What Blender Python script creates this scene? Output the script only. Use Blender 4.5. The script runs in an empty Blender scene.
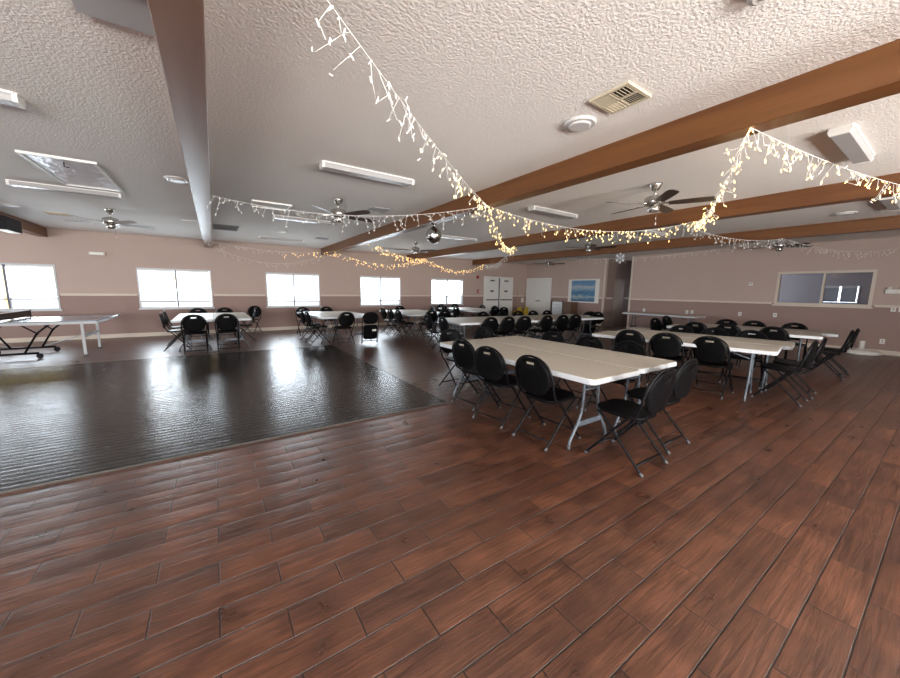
import bpy, bmesh, math, random
from mathutils import Vector, Matrix
random.seed(7)
S = bpy.context.scene
COL = S.collection
PI = math.pi
R_ = math.radians

# room dimensions (metres, z up, back wall at y = D, right wall at x = RX)
D, RX, LX, NY, ZC, ZR, ZB = 13.446, 13.994, -7.2, -4.2, 2.92, 1.217, 2.685

# ------------------------------------------------------------------ materials
MATS = {}

def mat(name, col, rough=0.6, metal=0.0, spec=0.5, emit=None, es=0.0, bump=None, noise=None, trans=0.0):
    m = bpy.data.materials.new(name); m.use_nodes = True
    nt = m.node_tree; b = nt.nodes['Principled BSDF']
    b.inputs['Base Color'].default_value = (*col, 1)
    b.inputs['Roughness'].default_value = rough
    b.inputs['Metallic'].default_value = metal
    b.inputs['Specular IOR Level'].default_value = spec
    b.inputs['Transmission Weight'].default_value = trans
    if emit:
        b.inputs['Emission Color'].default_value = (*emit, 1)
        b.inputs['Emission Strength'].default_value = es
    if bump or noise:
        g = nt.nodes.new('ShaderNodeNewGeometry')
    if noise:                                   # (scale, amount): gentle colour variation of the material itself
        n = nt.nodes.new('ShaderNodeTexNoise'); n.inputs['Scale'].default_value = noise[0]
        n.inputs['Detail'].default_value = 4
        nt.links.new(g.outputs['Position'], n.inputs['Vector'])
        mx = nt.nodes.new('ShaderNodeMixRGB'); mx.blend_type = 'MIX'
        a = noise[1]
        mx.inputs[1].default_value = (*[c * (1 - a) for c in col], 1)
        mx.inputs[2].default_value = (*[min(1, c * (1 + a)) for c in col], 1)
        nt.links.new(n.outputs['Fac'], mx.inputs[0]); nt.links.new(mx.outputs[0], b.inputs['Base Color'])
    if bump:                                    # (scale, strength, distance)
        n2 = nt.nodes.new('ShaderNodeTexNoise'); n2.inputs['Scale'].default_value = bump[0]
        n2.inputs['Detail'].default_value = 2
        nt.links.new(g.outputs['Position'], n2.inputs['Vector'])
        bp = nt.nodes.new('ShaderNodeBump'); bp.inputs['Strength'].default_value = bump[1]
        bp.inputs['Distance'].default_value = bump[2]
        nt.links.new(n2.outputs['Fac'], bp.inputs['Height']); nt.links.new(bp.outputs[0], b.inputs['Normal'])
    MATS[name] = m
    return m

def plank_floor(name, bw, rh, ox, oy, c1, c2, mortar, rough, gscale, msize=0.004, tilebump=0.0015, spec=0.5, grain=0.35, dist=1.6, stretch=0.10, cup=3.0):
    m = bpy.data.materials.new(name); m.use_nodes = True
    nt = m.node_tree; b = nt.nodes['Principled BSDF']; N = nt.nodes.new; L = nt.links.new
    g = N('ShaderNodeNewGeometry')
    mp = N('ShaderNodeMapping'); mp.inputs['Location'].default_value = (ox, oy, 0)
    L(g.outputs['Position'], mp.inputs['Vector'])
    br = N('ShaderNodeTexBrick'); br.offset = 0.5; br.offset_frequency = 2; br.squash = 1
    br.inputs['Scale'].default_value = 1; br.inputs['Brick Width'].default_value = bw
    br.inputs['Row Height'].default_value = rh; br.inputs['Mortar Size'].default_value = msize
    br.inputs['Mortar Smooth'].default_value = 0.3; br.inputs['Bias'].default_value = 0
    br.inputs['Color1'].default_value = (*c1, 1); br.inputs['Color2'].default_value = (*c2, 1)
    br.inputs['Mortar'].default_value = (*mortar, 1)
    L(mp.outputs[0], br.inputs['Vector'])
    # long wavy grain
    mp2 = N('ShaderNodeMapping'); mp2.inputs['Scale'].default_value = (gscale * stretch, gscale, gscale)
    # shift the grain per plank so that it does not run through
    va = N('ShaderNodeVectorMath'); va.operation = 'MULTIPLY_ADD'
    va.inputs[1].default_value = (37.0, 11.0, 5.0)
    L(br.outputs['Color'], va.inputs[0]); L(g.outputs['Position'], va.inputs[2])
    L(va.outputs[0], mp2.inputs['Vector'])
    n = N('ShaderNodeTexNoise'); n.inputs['Scale'].default_value = 1; n.inputs['Detail'].default_value = 5
    n.inputs['Distortion'].default_value = dist
    L(mp2.outputs[0], n.inputs['Vector'])
    rp = N('ShaderNodeValToRGB')
    rp.color_ramp.elements[0].position = 0.34; rp.color_ramp.elements[0].color = (1 - grain, 1 - grain, 1 - grain, 1)
    rp.color_ramp.elements[1].position = 0.66; rp.color_ramp.elements[1].color = (1 + grain * 0.5,) * 3 + (1,)
    L(n.outputs['Fac'], rp.inputs[0])
    n3 = N('ShaderNodeTexNoise'); n3.inputs['Scale'].default_value = 5.0; n3.inputs['Detail'].default_value = 3
    L(g.outputs['Position'], n3.inputs['Vector'])
    rp3 = N('ShaderNodeValToRGB')
    rp3.color_ramp.elements[0].position = 0.3; rp3.color_ramp.elements[0].color = (0.62, 0.6, 0.6, 1)
    rp3.color_ramp.elements[1].position = 0.7; rp3.color_ramp.elements[1].color = (1.18, 1.15, 1.1, 1)
    L(n3.outputs['Fac'], rp3.inputs[0])
    mx = N('ShaderNodeMixRGB'); mx.blend_type = 'MULTIPLY'; mx.inputs[0].default_value = 1
    L(br.outputs['Color'], mx.inputs[1]); L(rp.outputs[0], mx.inputs[2])
    mx2 = N('ShaderNodeMixRGB'); mx2.blend_type = 'MULTIPLY'; mx2.inputs[0].default_value = 1
    L(mx.outputs[0], mx2.inputs[1]); L(rp3.outputs[0], mx2.inputs[2])
    L(mx2.outputs[0], b.inputs['Base Color'])
    # height: seams and embossed grain
    # boards slightly cupped across their width
    sx = N('ShaderNodeSeparateXYZ'); L(mp.outputs[0], sx.inputs[0])
    dv = N('ShaderNodeMath'); dv.operation = 'DIVIDE'; dv.inputs[1].default_value = rh; L(sx.outputs['Y'], dv.inputs[0])
    fr = N('ShaderNodeMath'); fr.operation = 'FRACT'; L(dv.outputs[0], fr.inputs[0])
    sb = N('ShaderNodeMath'); sb.operation = 'SUBTRACT'; sb.inputs[1].default_value = 0.5; L(fr.outputs[0], sb.inputs[0])
    sq = N('ShaderNodeMath'); sq.operation = 'MULTIPLY'; L(sb.outputs[0], sq.inputs[0]); L(sb.outputs[0], sq.inputs[1])
    cp = N('ShaderNodeMath'); cp.operation = 'MULTIPLY_ADD'; cp.inputs[1].default_value = -cup; L(sq.outputs[0], cp.inputs[0]); L(n.outputs['Fac'], cp.inputs[2])
    ma = N('ShaderNodeMath'); ma.operation = 'MULTIPLY_ADD'; ma.inputs[1].default_value = -1.3
    L(br.outputs['Fac'], ma.inputs[0]); L(cp.outputs[0], ma.inputs[2])
    bp = N('ShaderNodeBump'); bp.inputs['Strength'].default_value = 0.75; bp.inputs['Distance'].default_value = tilebump
    L(ma.outputs[0], bp.inputs['Height']); L(bp.outputs[0], b.inputs['Normal'])
    mr = N('ShaderNodeMapRange'); mr.inputs['To Min'].default_value = rough - 0.08; mr.inputs['To Max'].default_value = rough + 0.1
    L(n3.outputs['Fac'], mr.inputs[0]); L(mr.outputs[0], b.inputs['Roughness'])
    b.inputs['Specular IOR Level'].default_value = spec
    MATS[name] = m
    return m

def wood(name, c1, c2, axis='y', rough=0.45, spec=0.5):
    m = bpy.data.materials.new(name); m.use_nodes = True
    nt = m.node_tree; b = nt.nodes['Principled BSDF']; N = nt.nodes.new; L = nt.links.new
    g = N('ShaderNodeNewGeometry'); mp = N('ShaderNodeMapping')
    mp.inputs['Scale'].default_value = (14, 0.7, 14) if axis == 'y' else (0.7, 14, 14)
    L(g.outputs['Position'], mp.inputs['Vector'])
    n = N('ShaderNodeTexNoise'); n.inputs['Scale'].default_value = 1; n.inputs['Detail'].default_value = 6
    n.inputs['Distortion'].default_value = 0.6
    L(mp.outputs[0], n.inputs['Vector'])
    rp = N('ShaderNodeValToRGB')
    rp.color_ramp.elements[0].position = 0.3; rp.color_ramp.elements[0].color = (*c1, 1)
    rp.color_ramp.elements[1].position = 0.7; rp.color_ramp.elements[1].color = (*c2, 1)
    L(n.outputs['Fac'], rp.inputs[0]); L(rp.outputs[0], b.inputs['Base Color'])
    b.inputs['Roughness'].default_value = rough; b.inputs['Specular IOR Level'].default_value = spec
    bp = N('ShaderNodeBump'); bp.inputs['Strength'].default_value = 0.25; bp.inputs['Distance'].default_value = 0.001
    L(n.outputs['Fac'], bp.inputs['Height']); L(bp.outputs[0], b.inputs['Normal'])
    MATS[name] = m
    return m

def glass(name, tint=(1, 1, 1), base=0.04, rough=0.0):
    """window pane: clear see-through glass with a surface reflection"""
    m = bpy.data.materials.new(name); m.use_nodes = True
    nt = m.node_tree; nt.nodes.clear(); N = nt.nodes.new; L = nt.links.new
    o = N('ShaderNodeOutputMaterial'); t = N('ShaderNodeBsdfTransparent'); gl = N('ShaderNodeBsdfGlossy')
    t.inputs[0].default_value = (*tint, 1); gl.inputs['Roughness'].default_value = rough
    f = N('ShaderNodeFresnel'); f.inputs[0].default_value = 1.5
    mx = N('ShaderNodeMixShader')
    L(f.outputs[0], mx.inputs[0]); L(t.outputs[0], mx.inputs[1]); L(gl.outputs[0], mx.inputs[2]); L(mx.outputs[0], o.inputs[0])
    MATS[name] = m
    return m

def translucent(name, col, w=0.5):
    m = bpy.data.materials.new(name); m.use_nodes = True
    nt = m.node_tree; nt.nodes.clear(); N = nt.nodes.new; L = nt.links.new
    o = N('ShaderNodeOutputMaterial'); t = N('ShaderNodeBsdfTranslucent'); d = N('ShaderNodeBsdfDiffuse')
    t.inputs[0].default_value = (*col, 1); d.inputs[0].default_value = (*col, 1)
    mx = N('ShaderNodeMixShader'); mx.inputs[0].default_value = w
    L(d.outputs[0], mx.inputs[1]); L(t.outputs[0], mx.inputs[2]); L(mx.outputs[0], o.inputs[0])
    MATS[name] = m
    return m

mat('wall_upper', (0.47, 0.365, 0.32), 0.85, noise=(1.5, 0.03))
mat('wall_lower', (0.30, 0.205, 0.18), 0.8, noise=(1.5, 0.05))
mat('ceiling', (0.85, 0.82, 0.78), 0.9, bump=(58, 0.8, 0.007))
mat('trim_cream', (0.60, 0.52, 0.44), 0.5)
mat('white_paint', (0.78, 0.77, 0.74), 0.45)
mat('door_white', (0.74, 0.74, 0.71), 0.5)
mat('window_frame', (0.55, 0.57, 0.60), 0.4)
mat('grey_sash', (0.12, 0.12, 0.16), 0.4)
mat('corridor_wall', (0.26, 0.185, 0.16), 0.85)
mat('brown_door', (0.30, 0.22, 0.17), 0.55)
mat('office_wall', (0.42, 0.40, 0.42), 0.9)
plank_floor('tile_floor', 0.52, 0.166, 0.075, -0.09, (0.136, 0.054, 0.030), (0.080, 0.033, 0.020), (0.018, 0.010, 0.008), 0.30, 50, tilebump=0.0034, spec=0.7, grain=0.42, dist=0.9, stretch=0.07)
plank_floor('dance_floor', 0.60, 0.083, 0.0, 0.0, (0.034, 0.028, 0.024), (0.022, 0.018, 0.016), (0.008, 0.007, 0.006), 0.22, 60, msize=0.004, tilebump=0.0022, spec=0.16, grain=0.25, dist=0.15, stretch=0.03, cup=2.5)
mat('metal_edge', (0.06, 0.055, 0.05), 0.4, 0.5)
wood('beam_wood', (0.108, 0.037, 0.008), (0.168, 0.063, 0.015), rough=0.38)
wood('beam_brown', (0.16, 0.085, 0.06), (0.21, 0.12, 0.085), rough=0.35)
mat('black_plastic', (0.0035, 0.0035, 0.004), 0.4, spec=0.05, bump=(180, 0.15, 0.0006))
mat('black_metal', (0.004, 0.004, 0.005), 0.4, spec=0.14)
mat('chair_foot', (0.05, 0.05, 0.055), 0.5)
mat('table_top', (0.52, 0.485, 0.42), 0.5, noise=(90, 0.06))
mat('table_lip_lit', (0.54, 0.57, 0.60), 0.45)  # bluish-white light falling on the table edges, put into the colour
mat('table_leg', (0.085, 0.10, 0.12), 0.4, 0.2, spec=0.3)
mat('nickel', (0.52, 0.50, 0.46), 0.25, 0.9)
mat('pewter', (0.10, 0.085, 0.075), 0.4, 0.6)
wood('blade_dark', (0.045, 0.028, 0.02), (0.075, 0.045, 0.032), rough=0.4)
mat('blade_glare', (0.34, 0.34, 0.34), 0.3)  # whitish glare on the blade undersides, put into the colour
mat('frosted', (0.80, 0.80, 0.78), 0.3)
mat('lens_grey', (0.60, 0.59, 0.58), 0.35)
mat('light_lens', (0.40, 0.39, 0.39), 0.3)
mat('panel_grey', (0.42, 0.42, 0.43), 0.5)
mat('vent_cream', (0.56, 0.49, 0.36), 0.5)
mat('dark_void', (0.035, 0.03, 0.027), 0.9)
mat('vent_grey', (0.30, 0.30, 0.30), 0.6)
mat('foil', (0.62, 0.64, 0.68), 0.3, 0.7, bump=(14, 0.6, 0.02))
mat('wire_white', (0.80, 0.79, 0.75), 0.5)
mat('bulb_warm', (1.0, 0.80, 0.40), 0.3, emit=(1.0, 0.60, 0.20), es=4.0)
mat('bulb_soft', (1.0, 0.86, 0.60), 0.3, emit=(1.0, 0.72, 0.38), es=2.2)
mat('bulb_off', (0.88, 0.87, 0.84), 0.3)
mat('mirror', (0.62, 0.64, 0.64), 0.16, 1.0)
mat('red', (0.35, 0.02, 0.02), 0.45)
mat('yellow', (0.55, 0.40, 0.04), 0.5)
mat('outdoor_yellow', (0.88, 0.66, 0.22), 0.8)
mat('pavement', (0.55, 0.54, 0.52), 0.9)
mat('pp_top', (0.20, 0.24, 0.30), 0.16, spec=0.6)
mat('pp_white', (0.46, 0.48, 0.50), 0.45)
mat('black_box', (0.012, 0.012, 0.015), 0.55, spec=0.15)
mat('net_cloth', (0.25, 0.26, 0.28), 0.8)
glass('net_mesh', (0.55, 0.56, 0.58))
mat('plate_white', (0.72, 0.70, 0.66), 0.4)
mat('cabinet_brown', (0.12, 0.065, 0.04), 0.5)
mat('sign_white', (0.70, 0.74, 0.76), 0.5)
mat('sign_ink', (0.35, 0.37, 0.40), 0.6)
mat('wood_handle', (0.32, 0.2, 0.1), 0.6)
mat('crystal', (0.75, 0.78, 0.82), 0.2)
glass('pane'); glass('pane_dark', (0.66, 0.67, 0.70))
translucent('blind_slat', (0.88, 0.89, 0.90), 0.55)
translucent('office_blind', (0.40, 0.42, 0.45), 0.06)

def painting_mat():
    m = bpy.data.materials.new('seascape_paint'); m.use_nodes = True
    nt = m.node_tree; b = nt.nodes['Principled BSDF']; N = nt.nodes.new; L = nt.links.new
    tc = N('ShaderNodeTexCoord'); sp = N('ShaderNodeSeparateXYZ'); L(tc.outputs['Generated'], sp.inputs[0])
    n = N('ShaderNodeTexNoise'); n.inputs['Scale'].default_value = 4; n.inputs['Detail'].default_value = 6
    n.inputs['Distortion'].default_value = 0.8
    mp = N('ShaderNodeMapping'); mp.inputs['Scale'].default_value = (1, 1, 3); L(tc.outputs['Generated'], mp.inputs[0]); L(mp.outputs[0], n.inputs['Vector'])
    a = N('ShaderNodeMath'); a.operation = 'MULTIPLY_ADD'; a.inputs[1].default_value = 0.35; L(n.outputs['Fac'], a.inputs[0]); L(sp.outputs['Z'], a.inputs[2])
    rp = N('ShaderNodeValToRGB'); cr = rp.color_ramp
    stops = [(0.12, (0.02, 0.09, 0.17)), (0.30, (0.03, 0.13, 0.24)), (0.40, (0.33, 0.38, 0.38)), (0.46, (0.05, 0.17, 0.29)),
             (0.62, (0.02, 0.10, 0.24)), (0.72, (0.10, 0.24, 0.37)), (0.86, (0.36, 0.40, 0.42)), (1.0, (0.07, 0.20, 0.36))]
    cr.elements[0].position, cr.elements[0].color = stops[0][0], (*stops[0][1], 1)
    cr.elements[1].position, cr.elements[1].color = stops[-1][0], (*stops[-1][1], 1)
    for p_, c_ in stops[1:-1]:
        e = cr.elements.new(p_); e.color = (*c_, 1)
    L(a.outputs[0], rp.inputs[0]); L(rp.outputs[0], b.inputs['Base Color']); b.inputs['Roughness'].default_value = 0.4
    MATS['seascape'] = m
painting_mat()

# ------------------------------------------------------------------ mesh helpers
class MB:
    """collects shapes and links them as one mesh object"""
    def __init__(s): s.bm = bmesh.new()
    def box(s, x0, x1, y0, y1, z0, z1, mtx=None):
        vs = [s.bm.verts.new(Vector(c) if mtx is None else mtx @ Vector(c)) for c in
              [(x0, y0, z0), (x1, y0, z0), (x1, y1, z0), (x0, y1, z0), (x0, y0, z1), (x1, y0, z1), (x1, y1, z1), (x0, y1, z1)]]
        for f in [(0, 3, 2, 1), (4, 5, 6, 7), (0, 1, 5, 4), (1, 2, 6, 5), (2, 3, 7, 6), (3, 0, 4, 7)]:
            s.bm.faces.new([vs[i] for i in f])
        return s
    def tube(s, pts, r, seg=8, closed=False, flat=1.0):
        pts = [Vector(p) for p in pts]; n = len(pts); rings = []
        prev = None
        for i, p in enumerate(pts):
            if closed: t = (pts[(i + 1) % n] - pts[i - 1])
            else: t = pts[min(i + 1, n - 1)] - pts[max(i - 1, 0)]
            t.normalize()
            if prev is None:
                a = Vector((0, 0, 1)) if abs(t.z) < 0.9 else Vector((1, 0, 0))
                nrm = t.cross(a).normalized()
            else:
                nrm = (prev - t * prev.dot(t)).normalized()
            prev = nrm; bi = t.cross(nrm)
            rr = r[i] if isinstance(r, (list, tuple)) else r
            rings.append([s.bm.verts.new(p + nrm * math.cos(2 * PI * k / seg) * rr + bi * math.sin(2 * PI * k / seg) * rr * flat) for k in range(seg)])
        m = n if closed else n - 1
        for i in range(m):
            a, b = rings[i], rings[(i + 1) % n]
            for k in range(seg):
                f = s.bm.faces.new([a[k], a[(k + 1) % seg], b[(k + 1) % seg], b[k]]); f.smooth = True
        if not closed:
            s.bm.faces.new(list(reversed(rings[0]))); s.bm.faces.new(rings[-1])
        return s
    def lathe(s, prof, seg=20, c=(0, 0, 0)):
        c = Vector(c); rings = []
        for r, z in prof:
            rings.append([s.bm.verts.new(c + Vector((r * math.cos(2 * PI * k / seg), r * math.sin(2 * PI * k / seg), z))) for k in range(seg)])
        for a, b in zip(rings, rings[1:]):
            for k in range(seg):
                f = s.bm.faces.new([a[k], a[(k + 1) % seg], b[(k + 1) % seg], b[k]]); f.smooth = True
        s.bm.faces.new(list(reversed(rings[0]))); s.bm.faces.new(rings[-1])
        return s
    def prism(s, poly, z0, z1, bev=0.0, mtx=None):
        """extrude an x-y outline between z0 and z1, rims eased by bev"""
        M = mtx or Matrix.Identity(4)
        n = len(poly); cx = sum(p[0] for p in poly) / n; cy = sum(p[1] for p in poly) / n
        def ring(z, ins):
            out = []
            for x, y in poly:
                v = Vector((x - cx, y - cy)); l = v.length
                v = v * ((l - ins) / l)
                out.append(s.bm.verts.new(M @ Vector((cx + v.x, cy + v.y, z))))
            return out
        lv = [(z0, bev), (z0 + bev, 0), (z1 - bev, 0), (z1, bev)] if bev > 0 else [(z0, 0), (z1, 0)]
        rings = [ring(z, i) for z, i in lv]
        for a, b in zip(rings, rings[1:]):
            for k in range(n):
                s.bm.faces.new([a[k], a[(k + 1) % n], b[(k + 1) % n], b[k]])
        s.bm.faces.new(list(reversed(rings[0]))); s.bm.faces.new(rings[-1])
        return s
    def build(s, name, m, parent=None, bevel=0.0, recalc=True):
        if bevel > 0:
            bmesh.ops.bevel(s.bm, geom=list(s.bm.edges), offset=bevel, segments=2, affect='EDGES', profile=0.5)
        if recalc: bmesh.ops.recalc_face_normals(s.bm, faces=s.bm.faces)
        me = bpy.data.meshes.new(name); s.bm.to_mesh(me); s.bm.free()
        ms = m if isinstance(m, (list, tuple)) else [m]
        for x in ms: me.materials.append(MATS[x])
        o = bpy.data.objects.new(name, me); COL.objects.link(o)
        if parent: o.parent = parent
        return o

def thing(name, label, cat, loc=(0, 0, 0), rz=0.0, group=None):
    o = bpy.data.objects.new(name, None); COL.objects.link(o)
    o.empty_display_size = 0.1
    o.location = loc; o.rotation_euler = (0, 0, rz)
    tag(o, label, cat, group)
    return o
def tag(o, label, cat, group=None):
    o['label'] = label; o['category'] = cat
    if group: o['group'] = group
    return o
def struct(o):
    o['kind'] = 'structure'; return o
def copy_tree(o, parent=None):
    c = o.copy(); COL.objects.link(c)
    if parent: c.parent = parent
    for ch in list(o.children): copy_tree(ch, c)
    return c
def place(proto, used, loc, rz, label, group=None):
    """first call uses the prototype itself, later calls use copies of it"""
    if not used: c = proto; used.append(1)
    else: c = copy_tree(proto)
    c.location = loc; c.rotation_euler = (0, 0, rz); c['label'] = label
    if group: c['group'] = group
    return c
def rounded(w, d, r, n=6):
    out = []
    for cx, cy, a0 in [(w / 2 - r, d / 2 - r, 0), (-w / 2 + r, d / 2 - r, 90), (-w / 2 + r, -d / 2 + r, 180), (w / 2 - r, -d / 2 + r, 270)]:
        for k in range(n + 1):
            a = R_(a0 + 90 * k / n); out.append((cx + r * math.cos(a), cy + r * math.sin(a)))
    return out
def smooth(pts, n=6):
    """Catmull-Rom through the points"""
    P = [Vector(p) for p in pts]; out = []
    for i in range(len(P) - 1):
        p0 = P[max(i - 1, 0)]; p1 = P[i]; p2 = P[i + 1]; p3 = P[min(i + 2, len(P) - 1)]
        for k in range(n):
            t = k / n
            out.append(0.5 * ((2 * p1) + (p2 - p0) * t + (2 * p0 - 5 * p1 + 4 * p2 - p3) * t * t + (3 * p1 - p0 - 3 * p2 + p3) * t ** 3))
    out.append(P[-1]); return out

# ------------------------------------------------------------------ room shell
T = 0.16
struct(MB().box(LX, RX, NY, D, -0.1, 0).build('floor', 'tile_floor'))
struct(MB().box(LX - T, RX + T, NY - T, D + T, ZC, ZC + 0.1).build('ceiling', 'ceiling'))

WINS = [(-5.174, -3.409, 1.10), (-1.819, -0.046, 1.02), (1.482, 3.247, 0.99), (4.777, 6.537, 1.01), (8.035, 9.802, 1.19)]
WZ0, WZ1 = 0.823, 1.995
def wall_with_holes(name, axis, at, thick, a0, a1, holes, z0, z1, m, split=None):
    """wall in the plane axis = at (inner face), holes = (a0, a1, z0, z1)"""
    def bands(zz0, zz1):
        b = MB()
        xs = sorted({a0, a1, *[v for h in holes for v in h[:2]]}); zs = sorted({zz0, zz1, *[min(max(v, zz0), zz1) for h in holes for v in h[2:]]})
        for i in range(len(xs) - 1):
            for j in range(len(zs) - 1):
                cx, cz = (xs[i] + xs[i + 1]) / 2, (zs[j] + zs[j + 1]) / 2
                if any(h[0] < cx < h[1] and h[2] < cz < h[3] for h in holes): continue
                if axis == 'y': b.box(xs[i], xs[i + 1], min(at, at + thick), max(at, at + thick), zs[j], zs[j + 1])
                else: b.box(min(at, at + thick), max(at, at + thick), xs[i], xs[i + 1], zs[j], zs[j + 1])
        return b
    b = bands(z0, z1)
    o = b.build(name, m if isinstance(m, (list, tuple)) else [m])
    if split:
        # two paint colours on the one wall: lower below the rail
        for p_ in o.data.polygons:
            if p_.center.z < split: p_.material_index = 1
    return struct(o)

DD = (11.13, 12.96)                  # double fire door on the back wall
back_holes = [(w[0], w[1], WZ0, WZ1) for w in WINS]
def wall2(name, axis, at, thick, a0, a1, holes):
    b = MB()
    xs = sorted({a0, a1, *[v for h in holes for v in h[:2]]}); zs = sorted({0, ZR, ZC, *[v for h in holes for v in h[2:]]})
    for i in range(len(xs) - 1):
        for j in range(len(zs) - 1):
            cx, cz = (xs[i] + xs[i + 1]) / 2, (zs[j] + zs[j + 1]) / 2
            if any(h[0] < cx < h[1] and h[2] < cz < h[3] for h in holes): continue
            if axis == 'y': b.box(xs[i], xs[i + 1], min(at, at + thick), max(at, at + thick), zs[j], zs[j + 1])
            else: b.box(min(at, at + thick), max(at, at + thick), xs[i], xs[i + 1], zs[j], zs[j + 1])
    o = b.build(name, ['wall_upper', 'wall_lower'])
    for p_ in o.data.polygons:
        if p_.center.z < ZR: p_.material_index = 1
    return struct(o)

wall2('wall_back', 'y', D, T, LX - T, RX + T, back_holes)
COR = (7.70, 8.82)                   # corridor opening in the right wall
OFF = (1.36, 3.254, 1.18, 2.14)      # sliding office window opening
REARW = [(4.6, 6.2, 0.82, 2.0), (0.6, 2.6, 0.82, 2.0), (-4.6, -2.0, 0.82, 2.0)]
LEFTW = [(-2.6, -0.3, 0.82, 2.0), (0.6, 3.0, 0.82, 2.0), (9.0, 11.4, 0.82, 2.0)]
wall2('wall_right', 'x', RX, T, NY, D, [(COR[0], COR[1], 0, ZC), OFF])
wall2('wall_left', 'x', LX, -T, NY, D, LEFTW)
wall2('wall_rear', 'y', NY, -T, LX - T, RX + T, REARW)

def trim(name, *boxes, m='trim_cream'):
    b = MB()
    for q in boxes: b.box(*q)
    return struct(b.build(name, m))
# chair rail and baseboards
xs = [LX, *[v for w in WINS for v in (w[0] - 0.03, w[1] + 0.03)], DD[0] - 0.07, DD[1] + 0.07, RX]
trim('trim_1', *[(xs[i], xs[i + 1], D - 0.02, D, ZR - 0.03, ZR + 0.03) for i in range(0, len(xs), 2)])
trim('trim_2', (RX - 0.02, RX, NY, OFF[0] - 0.05, ZR - 0.03, ZR + 0.03), (RX - 0.02, RX, OFF[1] + 0.05, COR[0], ZR - 0.03, ZR + 0.03),
     (RX - 0.02, RX, COR[1], 11.66, ZR - 0.03, ZR + 0.03))
trim('baseboard_back', (LX, DD[0] - 0.07, D - 0.016, D, 0, 0.11), (DD[1] + 0.07, RX, D - 0.016, D, 0, 0.11))
trim('baseboard_right', (RX - 0.016, RX, NY, COR[0], 0, 0.11), (RX - 0.016, RX, COR[1], 11.66, 0, 0.11))
trim('baseboard_left', (LX, LX + 0.016, NY, D, 0, 0.11))
trim('trim_3', (RX - 0.02, RX + 0.03, COR[0] - 0.06, COR[0] + 0.005, 0, ZC), m='trim_cream')
trim('trim_4', (RX - 0.02, RX + 0.03, COR[1] - 0.005, COR[1] + 0.06, 0, ZC), m='trim_cream')
trim('trim_5', (LX, 10.0, D - 0.012, D, 2.70, 2.715), m='wall_upper')

# windows ------------------------------------------------------------
def window(name, axis, at, a0, a1, z0, z1, out=1, frame='window_frame', blind=None, mull=True, slat='blind_slat', pane='pane', fw=0.04, mid=None, gap=0.006, closed=False):
    root = bpy.data.objects.new(name, None); COL.objects.link(root); struct(root)
    def bx(b, u0, u1, v0, v1, w0, w1):        # u along wall, v depth (out of the room positive), w height
        lo, hi = sorted((at + out * v0, at + out * v1))
        if axis == 'y': b.box(u0, u1, lo, hi, w0, w1)
        else: b.box(lo, hi, u0, u1, w0, w1)
    b = MB()
    bx(b, a0, a1, -0.015, 0.13, z0, z0 + fw); bx(b, a0, a1, -0.015, 0.13, z1 - fw, z1)
    bx(b, a0, a0 + fw, -0.015, 0.13, z0 + fw, z1 - fw); bx(b, a1 - fw, a1, -0.015, 0.13, z0 + fw, z1 - fw)
    bx(b, a0 - 0.03, a1 + 0.03, -0.045, 0.0, z0 - 0.035, z0)
    f = b.build('window_frame', frame, root)
    c0 = (a0 + a1) / 2 if mid is None else mid
    if mull:
        b = MB(); bx(b, c0 - 0.022, c0 + 0.022, 0.0, 0.1, z0 + fw, z1 - fw); b.build('mullion', 'grey_sash' if mid is None else frame, root)
    b = MB(); bx(b, a0 + fw, a1 - fw, 0.07, 0.076, z0 + fw, z1 - fw); b.build('pane', pane, root)
    for h0, h1 in (((a0 + fw, c0 - 0.024), (c0 + 0.024, a1 - fw)) if blind is not None else ()):
        b = MB(); z = z1 - 0.09; c = at + out * 0.035
        u0 = h0 + (gap if h0 < c0 else 0.004); u1 = h1 - (gap if h1 > c0 else 0.004)
        while z > blind + 0.03:
            d, h = (0.009, 0.0175) if closed else (0.011, 0.002 * out)
            q = [(u0, c - d, z - h), (u1, c - d, z - h), (u1, c + d, z + h), (u0, c + d, z + h)]
            if axis == 'x': q = [(y_, x_, z_) for x_, y_, z_ in q]
            q2 = [Vector(v) + Vector((0, 0, 0.0015)) for v in q]
            v1 = [b.bm.verts.new(v) for v in q]; v2 = [b.bm.verts.new(v) for v in q2]
            b.bm.faces.new(v1); b.bm.faces.new(list(reversed(v2)))
            for k in range(4): b.bm.faces.new([v1[k], v1[(k + 1) % 4], v2[(k + 1) % 4], v2[k]])
            z -= 0.030
        bl = b.build('blind', slat, root)
        b = MB(); bx(b, u0, u1, 0.015, 0.055, z1 - 0.085, z1 - fw); b.build('head_rail', 'white_paint', bl)
        b = MB(); bx(b, u0, u1, 0.018, 0.05, blind - 0.02, blind + 0.02); b.build('bottom_rail', 'grey_sash', bl)
    return root
for i, (a0, a1, bz) in enumerate(WINS):
    window('window_%d' % (i + 1), 'y', D, a0, a1, WZ0, WZ1, blind=bz)
n = 6
for h in LEFTW:
    window('window_%d' % n, 'x', LX, h[0], h[1], h[2], h[3], out=-1); n += 1
for h in REARW:
    window('window_%d' % n, 'y', NY, h[0], h[1], h[2], h[3], out=-1); n += 1
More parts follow.
